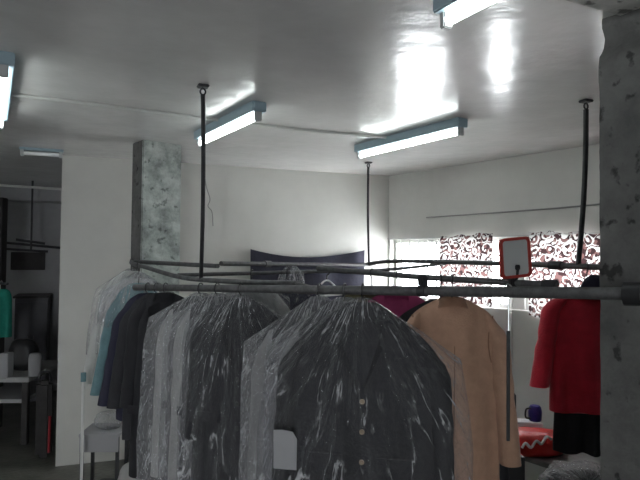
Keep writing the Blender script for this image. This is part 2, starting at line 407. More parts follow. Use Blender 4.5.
tag(link('curtain_wire', bm, M['hanger_wire']), 'thin taut wire along the top of window carrying the leaf print curtains', 'wire')

# concrete pillars and beam (room structure)
a = P(133, 140, 4.05); b0 = P(143, 138, 3.92); c0 = P(182, 141, 4.10)
bm = bmesh.new()
ex = (c0-b0); ex.z = 0; wl = ex.length; ex.normalize(); ey = Vector((-ex.y, ex.x, 0))
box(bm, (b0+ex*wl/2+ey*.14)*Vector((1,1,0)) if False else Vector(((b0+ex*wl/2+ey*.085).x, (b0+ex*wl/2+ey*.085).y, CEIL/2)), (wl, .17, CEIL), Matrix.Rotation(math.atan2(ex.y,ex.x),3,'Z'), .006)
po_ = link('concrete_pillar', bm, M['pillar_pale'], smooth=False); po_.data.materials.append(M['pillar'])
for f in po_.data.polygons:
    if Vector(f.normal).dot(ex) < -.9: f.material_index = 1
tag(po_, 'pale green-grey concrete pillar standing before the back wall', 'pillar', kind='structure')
# the near right pillar: broken upper edge
pe = P(600, 300, 1.86); PIL = pe.copy()
dface = -(RGT*(-427/F)+FWD).normalized()            # its visible side runs like the right wall, towards the camera
dbk = Vector((dface.y, -dface.x, 0))
if dbk.dot(RGT) < 0: dbk = -dbk
bm = bmesh.new(); nz_ = 150; rows = []
for j in range(nz_+1):
    z = CEIL*j/nz_
    # silhouette of the broken edge, by height
    off = 0
    prof = [(0,.0),(2.06,0),(2.20,-.004),(2.235,.0),(2.245,.012),(2.27,.027),(2.30,.034),(2.32,.022),(2.335,.014),(2.37,.022)]
    for (za, oa), (zb_, ob) in zip(prof, prof[1:]):
        if za <= z <= zb_: off = oa+(ob-oa)*(z-za)/(zb_-za)
    off += .0035*N1(z*14, 0, 1)+.002*N1(z*50, 3, 1)
    p = Vector((pe.x, pe.y, 0)) + dbk*off
    ring = []
    d2 = .34
    pts = []
    for i in range(10): pts.append(p + dface*d2*i/9 + dbk*(.006*N1(i*1.3, z*6, 5)))
    q = Vector((pe.x,pe.y,0))
    for i in range(6): pts.append(q + dface*d2 + dbk*(.02+.30*i/5) + dface*(.006*N1(i*1.3, z*6, 9)))
    pts.append(q + dbk*.32)
    for i in range(1,4): pts.append(q + dbk*(.32-.07*i))
    rows.append([bm.verts.new((v.x, v.y, z)) for v in pts])
for j in range(nz_):
    n = len(rows[j])
    for i in range(n): bm.faces.new((rows[j][i], rows[j][(i+1)%n], rows[j+1][(i+1)%n], rows[j+1][i]))
bm.faces.new(rows[0][::-1]); bm.faces.new(rows[-1])
tag(link('concrete_pillar', bm, M['pillar']), 'dark rough concrete pillar with a broken upper edge at right', 'pillar', kind='structure')
# bare beam over it
e1 = PZ(607, 12, CEIL-.02); bx = Vector((1,.0,0)); e0 = e1 - bx*1.7; e2 = e1 + bx*1.2
# kept short of the lamp
bm = bmesh.new()
e0 = PZ(552, -3.5, CEIL-.02); bx = (e1-e0).normalized(); bx.z = 0
e0 = e1 - bx*.42; e2 = e1 + bx*.06; nb = Vector((bx.y,-bx.x,0))
prism(bm, [e0[:2], e2[:2], (e2+nb*.30)[:2], (e0+nb*.30)[:2]], CEIL-.02, CEIL+.01)
tag(link('trim_1', bm, M['beam'], smooth=False), 'bare speckled concrete strip on the ceiling beside dark pillar', 'beam', kind='structure')
# far room beam
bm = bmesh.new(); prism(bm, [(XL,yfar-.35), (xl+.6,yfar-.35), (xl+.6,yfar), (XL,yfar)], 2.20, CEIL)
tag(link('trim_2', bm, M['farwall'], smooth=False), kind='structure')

# ------------------------------------------------------------------ lamps
def lamp(p0, p1, label, lit=True, side=None, bh=.05, bw=.075):
    """batten fixture hung under the ceiling; p0, p1 = tube ends"""
    p0 = Vector(p0); p1 = Vector(p1); mid = (p0+p1)/2; d = (p1-p0); L = d.length; rz = math.atan2(d.y, d.x)
    root = thing('fluorescent_lamp', label, 'lamp', (mid.x, mid.y, CEIL), rz, 'fluorescent batten lamps on the ceiling')
    bm = bmesh.new(); box(bm, (0,0,-bh/2), (L+.06, bw, bh), bevel=.004); link('batten', bm, M['batten'], root, smooth=False)
    zt = p0.z-CEIL
    for s in (-1,1):
        bm = bmesh.new(); box(bm, (s*(L/2+.012), 0, (zt-.018)/2-.005), (.022, .034, abs(zt-.018)-.0), bevel=.004)
        link('lampholder', bm, M['holder'], root, smooth=False)
    bm = bmesh.new(); tube(bm, [(-L/2,0,zt),(L/2,0,zt)], .015, 14)
    link('tube', bm, M['tube' if lit else 'tube_off'], root)
    return root
ZT = CEIL-.072
lamp(PZ(201,143,ZT), PZ(257,117,ZT), 'lit fluorescent lamp close by the dark hanging rod near pale concrete pillar')
lamp(PZ(361,155.5,ZT), PZ(459,132,ZT), 'lit fluorescent lamp above the far corner, nearest the right wall')
lamp(PZ(3.5,72,ZT), PZ(0,124,ZT), 'lit fluorescent lamp cut by the left edge of the photo')
lamp(PZ(449,20,ZT), PZ(449+75,20-39,ZT), 'glaring lit fluorescent lamp cut by the top edge of the photo')
lamp(PZ(24,153.0,CEIL-.04), PZ(59,155.2,CEIL-.04), 'short unlit fluorescent lamp on ceiling left of the back wall', lit=False, bh=.018, bw=.05)

# conduits
bm = bmesh.new(); tube(bm, [PZ(12,94.5,CEIL-.008), PZ(100,105,CEIL-.008), PZ(200,118,CEIL-.008), PZ(300,129.5,CEIL-.008), PZ(400,139,CEIL-.008)], .008, 8)
tag(link('ceiling_conduit', bm, M['conduit']), 'thin pale electrical conduit running across the ceiling between lamps', 'conduit')
bm = bmesh.new(); 
def wrp(px, py, off):
    t = w_at(px); v = wr(t, off); dd = v.dot(FWD); q = P(px, py, dd); v.z = q.z; return v
tube(bm, [wrp(427,217.5,.008), wrp(500,212.5,.010), wrp(560,208,.008), wrp(612,203,.008)], .006, 8)
tag(link('wall_cable', bm, M['conduit_grey']), 'grey cable sagging across the right wall above the window', 'cable')
bm = bmesh.new()
def wbp(px, py, off=.01):
    r = ray(px, py); k = (yb-off)/r.y; return CAMLOC + r*k
tube(bm, smoothpath([wbp(203,160), wbp(206,185), wbp(210,199), wbp(208,206), wbp(212,212), wbp(213,226)]), .004, 6)
tag(link('wall_cable', bm, M['conduit_grey']), 'thin loose cable dangling on back wall just right of the pale pillar', 'cable')

# ------------------------------------------------------------------ rods and rails
def rod(top, bot, r, label, bend=.012):
    top = Vector(top); bot = Vector(bot); root = thing('hanging_rod', label, 'rod', bot, 0, 'dark rods hanging from the ceiling')
    v = top-bot; n = 10
    pts = [v*(i/n) + RGT*bend*math.sin(PI*i/n) for i in range(n+1)]
    pts[-1] = Vector((v.x, v.y, v.z-.045))
    bm = bmesh.new(); tube(bm, pts, r, 10); link('rod', bm, M['iron'], root)
    bm = bmesh.new(); box(bm, (v.x, v.y, v.z-.006), (.05,.05,.012), bevel=.004)
    tube(bm, [(v.x,v.y,v.z-.01)]+[(v.x+.012*math.sin(a), v.y, v.z-.03+.014*math.cos(a)) for a in [i*PI/5 for i in range(11)]], .004, 6)
    link('ceiling_hook', bm, M['iron'], root)
    return root
def pipe(name, pts, r, label, mats='steel', k=6, straight=False):
    q = [P(*p) for p in pts]
    path = q if straight else smoothpath(q, k)
    o = thing(name, label, 'rail', path[0], 0)
    bm = bmesh.new(); tube(bm, [p-path[0] for p in path], r, 14); link('pipe', bm, M[mats], o)
    return o, path
def clamp(root, path0, p, direction, r, m='iron', L=.05):
    bm = bmesh.new(); d = direction.normalized()
    tube(bm, [p-path0-d*L/2, p-path0+d*L/2], r, 14); link('clamp', bm, M[m], root)
FRONT, pf = pipe('clothes_rail', [(135,287.3,3.42),(652,294,1.60)], .0178, 'thick straight steel pipe rail in front carrying the wrapped clothes', straight=True)
dirF = (pf[1]-pf[0]).normalized()
def rail_at(path, px):
    best = None
    for a_, b_ in zip(path, path[1:]):
        for i in range(60):
            p = a_.lerp(b_, i/59); c = CAMROT.transposed() @ (p-CAMLOC); x = 320+F*c.x/-c.z
            if best is None or abs(x-px) < best[0]: best = (abs(x-px), p)
    return best[1].copy()
clamp(FRONT, pf[0], rail_at(pf, 638), dirF, .033, 'black', .045)
bm = bmesh.new(); q = rail_at(pf, 638)-pf[0]; tube(bm, [q, q + dbk*.30], .012, 8); link('wall_bracket', bm, M['black'], FRONT)
clamp(FRONT, pf[0], rail_at(pf, 421), dirF, .021, 'iron', .03)
bm = bmesh.new(); q = rail_at(pf, 421)-pf[0]; box(bm, q+Vector((0,0,.035)), (.03,.03,.04), bevel=.006); link('clamp_bolt', bm, M['iron'], FRONT)

LOOP, pl_ = pipe('loop_rail', [(218,266,3.25),(175,263.8,3.5),(137,261.8,3.72),(131.5,262.3,3.72),(134,264,3.66),(146,267.3,3.5),(175,276,3.28),(200,279.6,3.12),(245,282,2.86),(300,283.5,2.68)], .0125, 'thin steel rail with a hairpin end in front of the pale pillar')
R2, p2 = pipe('clothes_rail', [(221,263.5,3.1),(374,265,4.75)], .0125, 'steel rail with a coupling sleeve crossing before the navy cloth', straight=True)
clamp(R2, p2[0], rail_at(p2, 267), p2[1]-p2[0], .019, 'steel', .06)
R3, p3 = pipe('clothes_rail', [(178,275.2,3.35),(325,271.2,3.8),(382,270,4.1),(445,263.8,4.35)], .0115, 'thin steel rail rising toward the bright window gap')
R4, p4 = pipe('clothes_rail', [(318,268.5,3.55),(370,272.6,3.15),(420,277,2.86),(558,285.5,2.38)], .0145, 'steel rail on which the red framed mirror stands', straight=False)
clamp(R4, p4[0], rail_at(p4, 550), p4[-1]-p4[-2], .022, 'iron', .055)
R5, p5 = pipe('clothes_rail', [(366,264.3,4.7),(396,261.2,4.25),(495,263.3,3.35),(606,267.5,2.78)], .0145, 'farthest steel rail crossing before both leaf print curtains')
clamp(R5, p5[0], rail_at(p5, 556), p5[-1]-p5[-2], .022, 'iron', .07)
def rod_to(px_t, py_t, path, px, r, label, bend=.012):
    b_ = rail_at(path, px); t_ = PZ(px_t, py_t, CEIL); rod(t_, b_, r, label, bend)
t1 = PZ(203,85,CEIL); q1 = P(200.5,268, t1.dot(FWD)); rod(t1, rail_at(pl_, 201), .0105, 'dark hanging rod in front of the back wall, beside pale pillar', .006)
rod(PZ(368.5,162,CEIL), rail_at(p5, 369), .009, 'thin dark hanging rod near the far corner of the walls', -.006)
rod(PZ(586,100,CEIL), rail_at(p5, 578), .0125, 'crooked dark hanging rod beside the dark rough pillar', .012)
# support between far rails and ceiling is the rods; cross bar tying the rails together
def tie(pa, pxa, pb, pxb, label):
    a_ = rail_at(pa, pxa); b_ = rail_at(pb, pxb); bm = bmesh.new(); tube(bm, [a_, b_], .009, 8)
    tag(link('cross_bar', bm, M['steel']), label, 'bar')
tie(pl_, 296, pf, 318, 'short steel cross bar joining loop rail to the thick front rail')

# ------------------------------------------------------------------ garments
def shell(hw0, hw1, L, slope, depth, seed, fold=.012, ff=9, neck=.055, NU=84, NV=44, capped=True, wr_=0, hem=.01, side=0., power=.75, rnd=.035, sfl=0):
    """hanging two-sided cloth body: neck at the origin, shoulders slope away, hem at -L"""
    bm = bmesh.new(); rows = []
    for j in range(NV+1):
        t = j/NV; tt = t**1.25
        ring = []
        for k in range(NU):
            th = 2*PI*k/NU; s = math.cos(th); sd = math.sin(th)
            a_ = hw0+(hw1-hw0)*min(1, t*1.1)**.9
            x0 = s*hw0
            zt = -slope*max(0, abs(x0)-neck) - rnd*abs(s)**7
            zb = -L + hem*N1(s*2.5, seed, 2)
            z = zt+(zb-zt)*tt
            sg = 1 if sd >= 0 else -1
            g = .10+.90*min(1, t/.22)**.7
            y = sg*depth*g*abs(sd)**power
            x = s*a_ + side*t*t
            amt = min(1, t*2.2)*abs(sd)**.5
            f = fold*(.35+.65*t)*(math.sin(s*ff+seed*3+2.5*N1(s*1.5, z*1.2, seed)) + .9*N1(s*4+seed, z*3, sg*2))*amt
            if wr_:
                phi = math.atan2(x, .10-z); rad = math.hypot(x, z)
                f += wr_*min(1, rad/.10)*(abs(N1(phi*7+seed, rad*.9, sg))*1.5 + .9*N1(phi*15+seed*2, rad*1.6, sg*3) + .5*N1(x*14, z*10, seed))*(.5+abs(sd))
                x += wr_*.8*N1(z*6, seed, s)*abs(s)
            y += sg*f
            ring.append(bm.verts.new((x, y, z)))
        rows.append(ring)
    for j in range(NV):
        for k in range(NU): bm.faces.new((rows[j][k], rows[j][(k+1)%NU], rows[j+1][(k+1)%NU], rows[j+1][k]))
    bm.faces.new(rows[0])
    if capped: bm.faces.new(rows[-1][::-1])
    return bm
def sleeve(sd, hw, slope, length, r0, r1, seed, spread=.035, fwd=.04, flat=.85, neck=.055, sq=1.):
    bm = bmesh.new(); n, mrow = 22, 30; rows = []
    z0 = -slope*(hw-neck)-.015
    for j in range(mrow+1):
        t = j/mrow
        rr = (r0+(r1-r0)*t)*min(1, .35+(t/.10)*.65)
        cx = sd*(hw-.045+ .04*min(1,t*5) + spread*t); cy = -fwd*(t**1.5) ; cz = z0-t*length+.02
        ring = []
        for k in range(n):
            th = 2*PI*k/n
            q = rr*(1+.10*N1(math.cos(th)*1.5+seed, math.sin(th)*1.5, t*5)+.06*math.sin(t*30+2*math.sin(th)+seed)*math.exp(-((t-.5)/.22)**2))
            zz = cz + (sd*math.cos(th))*(-.35)*rr*max(0, 1-t*6)
            ring.append(bm.verts.new((cx+q*flat*math.cos(th), cy+q*sq*math.sin(th), zz)))
        rows.append(ring)
    for j in range(mrow):
        for k in range(n): bm.faces.new((rows[j][k], rows[j][(k+1)%n], rows[j+1][(k+1)%n], rows[j+1][k]))
    bm.faces.new(rows[0]); bm.faces.new(rows[-1][::-1]); return bm
def collar(rx, ry, h, fold_h, zc=-.012, open_front=False):
    bm = bmesh.new(); n = 40
    prof = [(1.0,0),(1.0,h*.6),(1.03,h),(1.10,h*1.02),(1.20,h*.75),(1.36,h*.2-fold_h*.4),(1.5,-fold_h)]
    rows = []
    for k in range(n):
        th = 2*PI*k/n; row = []
        for (m_, z) in prof:
            row.append(bm.verts.new((rx*m_*math.cos(th), ry*m_*math.sin(th), zc+z-.25*rx*(abs(math.cos(th))**2)*(m_-.9)*2)))
        rows.append(row)
    for k in range(n):
        for i in range(len(prof)-1): bm.faces.new((rows[k][i], rows[k][i+1], rows[(k+1)%n][i+1], rows[(k+1)%n][i]))
    g = bmesh.ops.solidify(bm, geom=bm.faces[:], thickness=.004); return bm
def hanger(pt_rail, neck_z, hw, rz, m, label, r=.0035, slope=.32, group='hangers on the clothes rails', railr=.016, bar=True):
    """hook over the rail, shoulders hidden in the garment"""
    h = pt_rail.z - neck_z
    root = thing('clothes_hanger', label, 'hanger', (pt_rail.x, pt_rail.y, neck_z), rz, group)
    bm = bmesh.new()
    hk = [(0,0,-.012),(0,0,max(.005,h-railr-.012))]
    R = railr+r+.002
    pts = [Vector((0,0,-.012)), Vector((R if False else 0,0,0))]
    arc = [(0, R*math.sin(a), h+R*math.cos(a)-0) for a in [(-.95*PI)+(i/14)*(1.55*PI) for i in range(15)]]
    tube(bm, [(0,0,-.012),(0,0,max(0,h-R-.012))]+arc, r*.8, 8); link('hook', bm, M['iron'], root)
    bm = bmesh.new(); z1 = -.012-slope*hw
    tube(bm, smoothpath([(-hw,0,z1),(-hw*.5,0,-.012-slope*hw*.45),(0,0,-.012),(hw*.5,0,-.012-slope*hw*.45),(hw,0,z1)],4), r, 8)
    if bar: tube(bm, [(-hw,0,z1),(-hw*.97,0,z1-.012),(hw*.97,0,z1-.012),(hw,0,z1)], r, 8)
    link('shoulders', bm, M[m], root); return root

def surf_y(x, z, hw0, depth, slope):    # rough front surface of a shell at x,z
    return -depth*max(.12, 1-(abs(x)/(hw0*1.02))**2.2)**.4

def jacket(name, label, cat, path, px, delta, drop, m, hw=.215, L=.75, depth=.05, slope=.38, flare=.03, sleeves=.58, seed=1., fold=.010, ff=9, style='front', btn='darkbutton', col=True, group=None, hg='hanger_wire', hlabel=None, r0=.07, r1=.055, side=0., spread=.035, railr=.016, pt=None, slm=None):
    q = pt if pt is not None else rail_at(path, px)
    rz = FACE+math.radians(delta); nz = q.z-drop
    root = thing(name, label, cat, (q.x, q.y, nz), rz, group)
    link('body', shell(hw, hw+flare, L, slope, depth, seed, fold, ff, side=side), M[m], root)
    if sleeves:
        for sd in (-1,1): link('sleeve', sleeve(sd, hw, slope, sleeves, r0, r1, seed+sd, spread=spread, sq=min(1, depth*.95/r0), fwd=min(.04, depth*.3), flat=.8), M[slm or m], root)
    if col: link('collar', collar(.05, min(.045, depth*.8), .016, .022), M[m], root)
    if style == 'front':
        for sd in (-1,1):
            bm = bmesh.new()
            pts = [(.02*sd,-.045),(.085*sd,-.075),(.098*sd,-.135),(.075*sd,-.140),(.085*sd,-.165),(.012*sd,-.33)]
            a_ = [bm.verts.new((x, surf_y(x,z,hw,depth,slope)*min(1,.25-z*4.5)-.010, z)) for x, z in pts]
            f = bm.faces.new(a_); bmesh.ops.solidify(bm, geom=[f], thickness=.006); link('lapel', bm, M[m], root, smooth=False)
            bm = bmesh.new(); box(bm, (sd*.125, -depth*.93-fold, -L*.63), (.13,.008,.045), bevel=.003); link('pocket_flap', bm, M[m], root, smooth=False)
        for i in range(3):
            z = -.36-.11*i
            if -z < L-.05:
                bm = bmesh.new(); bmesh.ops.create_cone(bm, cap_ends=True, segments=16, radius1=.010, radius2=.009, depth=.005, matrix=Matrix.Translation((.012, -depth-fold*1.2, z)) @ Matrix.Rotation(PI/2,4,'X'))
                link('button', bm, M[btn], root)
    elif style == 'back':
        bm = bmesh.new(); tube(bm, [(.004+side*(i/20)**2, -depth*(.10+.9*min(1,(i/20)/.22)**.7)-fold*.35, -.06-(L-.08)*(i/20)) for i in range(1,21)], .0025, 6)
        link('back_seam', bm, M['camel_seam' if m == 'camel' else m], root)
    if style == 'back':
        for sd in (-1,1):
            bm = bmesh.new(); pts = []
            for i in range(13):
                u = i/12; x = sd*(hw*.90-.028*math.sin(u*2.6)); z = -slope*(abs(x)-.055)-.012-u*.21
                pts.append((x, surf_y(x, z, hw, depth, slope)*min(1, .25+u*1.5)-.004-.006*u, z))
            tube(bm, pts, .003, 6); link('armhole_seam', bm, M['camel_seam'], root)
    hanger(q, nz, hw*.86, rz, hg, hlabel or ('hanger inside the '+label)[:110], railr=railr, slope=slope+.06)
    return root, q, rz, nz
def bag(label, q, rz, nz, hw, L, slope, depth, seed, flare=.05, m='film', wr_=.013, side=0., dy=0):
    root = bpy.data.objects.new('garment_cover', None)
    bm = shell(hw, hw+flare, L, slope, depth, seed, .012, 11, neck=.03, NU=132, NV=74, capped=False, wr_=wr_, hem=.05, side=side, power=.5, rnd=0)
    bmesh.ops.translate(bm, verts=bm.verts, vec=(0,0,.018))
    bpy.data.objects.remove(root)
    o = link('garment_cover', bm, M[m]); o.location = (q.x, q.y, nz); o.rotation_euler = (0,0,rz)
    return tag(o, label, 'garment cover', 'clear plastic covers over hanging clothes')

# -- far left bunch, back to front
GL = 'bunch of clothes at the left end'
white1 = jacket('shirt', 'white long sleeved shirt, leftmost of the hanging clothes', 'shirt', pl_, 132, -12, .06, 'white', hw=.175, L=.64, depth=.026, slope=.62, seed=1.3, sleeves=.64, style='plain', hlabel='hanger inside the leftmost white shirt', r0=.05, r1=.042, flare=.05, spread=.125)
bag('clear film cover over the leftmost white shirt', white1[1], white1[2], white1[3], .24, .55, .60, .036, 2.2, .06, 'film', .006)
teal = jacket('shirt', 'blue-green shirt squeezed between white shirt and navy jacket', 'shirt', pl_, 139, -12, .11, 'teal', hw=.15, L=.68, depth=.024, slope=.6, seed=2.3, sleeves=.62, style='plain', hlabel='hanger inside the blue-green shirt', r0=.046, r1=.04, flare=.05, spread=.125)
bag('cloudy film cover over the shoulders of the blue-green shirt', teal[1], teal[2], teal[3]+.05, .235, .32, .58, .034, 3.2, .03, 'film_milky', .007)
navyj = jacket('suit_jacket', 'navy suit jacket just right of the blue-green shirt', 'jacket', pf, 147, -14, .035, 'navy', hw=.15, L=.70, depth=.03, slope=.55, seed=3.1, hg='hanger_pink', hlabel='pink plastic hanger inside the navy suit jacket', spread=.10, r0=.055, railr=.02)
char1 = jacket('suit_jacket', 'charcoal suit jacket second from the left of the dark jackets', 'jacket', pf, 155, -14, .035, 'charcoal', hw=.16, L=.80, depth=.03, slope=.5, seed=4.4, hlabel='hanger inside the second dark jacket from left', spread=.085, r0=.055, railr=.02)
blk1 = jacket('suit_jacket', 'long black coat, rightmost of the dark unwrapped bunch', 'coat', pf, 166, -14, .03, 'blacksuit', hw=.165, L=.98, depth=.032, slope=.36, seed=5.2, hlabel='hanger inside the long black coat', spread=.05, r0=.06, railr=.02)

# -- first wrapped group
GA = None
a1 = jacket('suit_jacket', 'dark garment with pale sleeves in cloudy film, leftmost of the wrapped group behind charcoal jacket', 'jacket', pf, 200, -20, .04, 'charcoal', hw=.205, L=.86, depth=.030, slope=.50, seed=6.1, hlabel='hanger inside the leftmost wrapped garment, next to black coat', railr=.02, col=False, r0=.058, r1=.048, spread=.03, slm='palesuit', sleeves=.84)
bag('cloudy film cover over the leftmost pale sleeved garment, next to black coat', a1[1], a1[2], a1[3], .30, 1.00, .50, .046, 6.6, .055, 'film_milky', .010)
a2 = jacket('suit_jacket', 'charcoal garment with pale sleeves in film, directly behind the smaller wrapped black jacket', 'jacket', pf, 219, -20, .04, 'charcoal', hw=.19, L=.88, depth=.030, slope=.52, seed=7.1, hlabel='hanger inside the wrapped garment behind the smaller black jacket', railr=.02, col=False, r0=.058, r1=.048, spread=.03, slm='palesuit', sleeves=.84)
bag('cloudy film cover over the pale sleeved garment behind smaller wrapped black jacket', a2[1], a2[2], a2[3], .285, 1.06, .52, .046, 7.6, .03, 'film_milky', .010)
a3 = jacket('suit_jacket', 'black jacket in glossy film, front of the left wrapped group', 'jacket', pf, 241, -20, .045, 'blacksuit', hw=.215, L=.86, depth=.040, slope=.52, seed=8.1, hlabel='hanger inside the smaller wrapped black jacket', railr=.02, col=False, r0=.058, r1=.048, spread=.03)
bag('glossy clear film cover over the smaller black jacket of left wrapped group', a3[1], a3[2], a3[3], .29, 1.02, .52, .058, 8.6, .03, 'film', .013)
# -- second wrapped group
b1 = jacket('suit_jacket', 'dark garment with grey sleeves in film, leftmost of the front wrapped group', 'jacket', pf, 318, -20, .045, 'charcoal', hw=.25, L=.86, depth=.030, slope=.66, seed=9.1, hlabel='hanger inside the leftmost front wrapped garment', railr=.02, col=False, r0=.058, r1=.048, spread=.03, slm='greysuit', sleeves=.84)
bag('cloudy film cover over the leftmost garment of front wrapped group', b1[1], b1[2], b1[3], .335, 1.02, .66, .046, 9.6, .01, 'film_milky', .010)
b2 = jacket('suit_jacket', 'charcoal garment with grey sleeves in film, directly behind the big wrapped black jacket', 'jacket', pf, 341, -20, .045, 'charcoal', hw=.235, L=.86, depth=.030, slope=.66, seed=10.1, hlabel='hanger inside the garment behind wrapped black jacket', railr=.02, col=False, r0=.058, r1=.048, spread=.03, slm='greysuit', sleeves=.84)
bag('cloudy film cover directly behind the big wrapped black jacket', b2[1], b2[2], b2[3], .33, 1.04, .66, .046, 10.6, .01, 'film_milky', .010)
b3 = jacket('suit_jacket', 'big black jacket in glossy film, nearest and centre front', 'jacket', pf, 365, -14, .045, 'blacksuit', hw=.285, L=.92, depth=.05, slope=.70, flare=.05, seed=11.1, btn='button', hlabel='hanger inside the big wrapped black jacket', railr=.02, col=False, r0=.058, r1=.048, spread=.03)
bag('glossy clear film cover over the big black jacket nearest to viewer', b3[1], b3[2], b3[3], .365, 1.06, .64, .074, 11.6, .07, 'film', .016)
# white tag pinned on the cover
tg = P(285, 450, 2.20)
bm = bmesh.new()
pts = [(-.041,-.068),(.042,-.071),(.043,.041),(.027,.066),(-.009,.073),(-.043,.071)]
vs = [bm.verts.new((x, .006*math.sin(x*40), z)) for x, z in pts]; f = bm.faces.new(vs); bmesh.ops.solidify(bm, geom=[f], thickness=.002)
o = link('paper_tag', bm, M['paper'], smooth=False); o.location = tg; o.rotation_euler = (0, 0, FACE-.25)
tag(o, 'blank white paper tag on the left edge of the wrapped black jacket', 'tag')

# -- camel coat, red jacket, others
camel = jacket('coat', 'camel brown wool coat hanging with its back turned', 'coat', p4, 452, -4, .085, 'camel', hw=.20, L=1.02, depth=.06, slope=.52, seed=12.2, sleeves=.66, style='back', fold=.012, ff=7, flare=.02, r0=.064, r1=.058, hlabel='hanger inside the camel brown coat', spread=.06, side=-.01)
blk2 = jacket('coat', 'black coat mostly hidden behind the camel brown coat', 'coat', p4, 441, -4, .10, 'blacksuit', hw=.215, L=1.06, depth=.03, slope=.50, seed=22.2, sleeves=.73, style='plain', flare=.02, r0=.055, r1=.05, hlabel='hanger inside the black coat behind the camel coat', spread=.06, side=.02)
olive = jacket('coat', 'olive coat showing its collar behind the wrapped black jacket', 'coat', p4, 372, -30, .075, 'olive', hw=.20, L=.9, depth=.034, slope=.42, seed=13.2, style='plain', hlabel='hanger inside the olive coat')
mag = jacket('coat', 'magenta coat peeking between olive coat and camel coat', 'coat', p4, 398, -30, .075, 'magenta', hw=.20, L=.85, depth=.034, slope=.5, seed=14.2, style='plain', hlabel='hanger inside the magenta coat')
redq = rail_at(p5, 580)
red = jacket('jacket', 'bright red wool jacket hanging beside the dark pillar', 'jacket', p5, 587, -10, .115, 'red', hw=.15, L=.57, depth=.055, slope=.13, seed=15.2, sleeves=.45, style='plain', fold=.014, ff=8, flare=.02, hlabel='hanger inside the red jacket', r0=.058, r1=.055, spread=.075)
# black skirt hung below and behind the red jacket
skr = thing('skirt', 'black skirt hanging below the hem of the red jacket', 'skirt', (red[1].x+FWD.x*.02, red[1].y+FWD.y*.02, red[1].z-.46), FACE-.10)
link('body', shell(.13, .15, .42, .02, .045, 16.6, .012, 9), M['blacksuit'], skr)
bm = bmesh.new(); tube(bm, [(-.12,0,.0),(.12,0,.0)], .012, 8); link('waistband', bm, M['blacksuit'], skr)
# dark folded garment over the far rail
fq = rail_at(p5, 604)
bm = shell(.10, .11, .10, .42, .03, 17.7, .006, 7)
o = link('folded_garment', bm, M['navy']); o.location = (fq.x, fq.y, fq.z-.035); o.rotation_euler = (0,0,FACE-.3)
tag(o, 'dark navy garment draped over farthest rail beside dark pillar', 'garment')

# wrapped clothes on the thin rear rail
c1 = jacket('suit_jacket', 'grey-green jacket in film on thin rear rail, left of the navy cloth middle', 'jacket', p3, 252, -15, .07, 'greysuit', hw=.20, L=.72, depth=.036, slope=.42, seed=18.2, hlabel='hanger inside the grey-green rear jacket', col=False, r0=.058, r1=.048, spread=.03)
bag('film cover over the rear grey-green jacket before the navy cloth', c1[1], c1[2], c1[3], .235, .9, .42, .048, 18.6, .02, 'film', .010)
c2 = jacket('suit_jacket', 'dark jacket in film on thin rear rail, before the navy cloth', 'jacket', p3, 288, -15, .07, 'navy', hw=.20, L=.72, depth=.036, slope=.42, seed=19.2, hlabel='hanger inside the dark rear jacket', col=False, r0=.058, r1=.048, spread=.03)
bag('film cover over the dark rear jacket before the navy cloth', c2[1], c2[2], c2[3], .235, .9, .42, .048, 19.6, .02, 'film', .010)
eq = rail_at(p2, 292)
o = bag('empty crumpled film bag hung before the left part of the navy cloth', eq, FACE-.2, eq.z-.03, .075, .36, .9, .03, 24.6, .03, 'film_milky', .012)
hq = rail_at(p3, 327)
hanger(hq, hq.z-.045, .17, FACE+.9, 'hanger_white', 'empty white plastic hanger before the navy cloth', r=.006, slope=.5, group=None)

# navy cloth nailed on the back wall
bm = bmesh.new(); n, mr_ = 70, 40; rows = []
A0 = wbp(250, 249, .03); A1 = wbp(364, 250, .03)
for j in range(mr_+1):
    row = []
    for i in range(n+1):
        u = i/n; v = j/mr_
        sag = -.075*math.sin(PI*u)**.9*(1-.2*u) - .02*math.sin(2*PI*u)*.0
        zt = A0.z+(A1.z-A0.z)*u + sag
        z = zt - v*.80*(1-.05*math.sin(u*6))
        x = A0.x+(A1.x-A0.x)*u
        y = yb-.045-.016*math.sin(u*21+1.2*math.sin(v*3)+1)*(.35+.65*v)*(.4+u) - .01*N1(u*4, v*2, 3)
        row.append(bm.verts.new((x-A0.x, y-A0.y, z-A0.z)))
    rows.append(row)
for j in range(mr_):
    for i in range(n): bm.faces.new((rows[j][i], rows[j][i+1], rows[j+1][i+1], rows[j+1][i]))
bmesh.ops.solidify(bm, geom=bm.faces[:], thickness=.003)
o = link('hanging_cloth', bm, M['navycloth']); o.location = A0
tag(o, 'navy cloth pinned by its corners to the back wall', 'cloth')

# ------------------------------------------------------------------ mirror on its clip
mq = rail_at(p4, 512)
mroot = thing('stand_mirror', 'small square mirror in a red-brown frame, clipped on a rail', 'mirror', (mq.x, mq.y, mq.z), FACE+math.radians(16))
def rrect(hx, hz, r, n=6):
    out = []
    for cx, cz, a0 in ((hx-r,hz-r,0),(-hx+r,hz-r,PI/2),(-hx+r,-hz+r,PI),(hx-r,-hz+r,1.5*PI)):
        for i in range(n+1): out.append((cx+r*math.cos(a0+i/n*PI/2), cz+r*math.sin(a0+i/n*PI/2)))
    return out
tilt = Matrix.Rotation(math.radians(-6), 3, 'X')
shear = .10
def mp_(x, y, z): return tilt @ Vector((x, y, z + .10*x)) + Vector((-.004, -.03, .105))
bm = bmesh.new()
oo = rrect(.072, .084, .02); ii = rrect(.060, .072, .012)
loops = []
for pts, y in ((oo, .008), (oo, -.006), (ii, -.006), (ii, .002)):
    loops.append([bm.verts.new(mp_(x, y, z)) for x, z in pts])
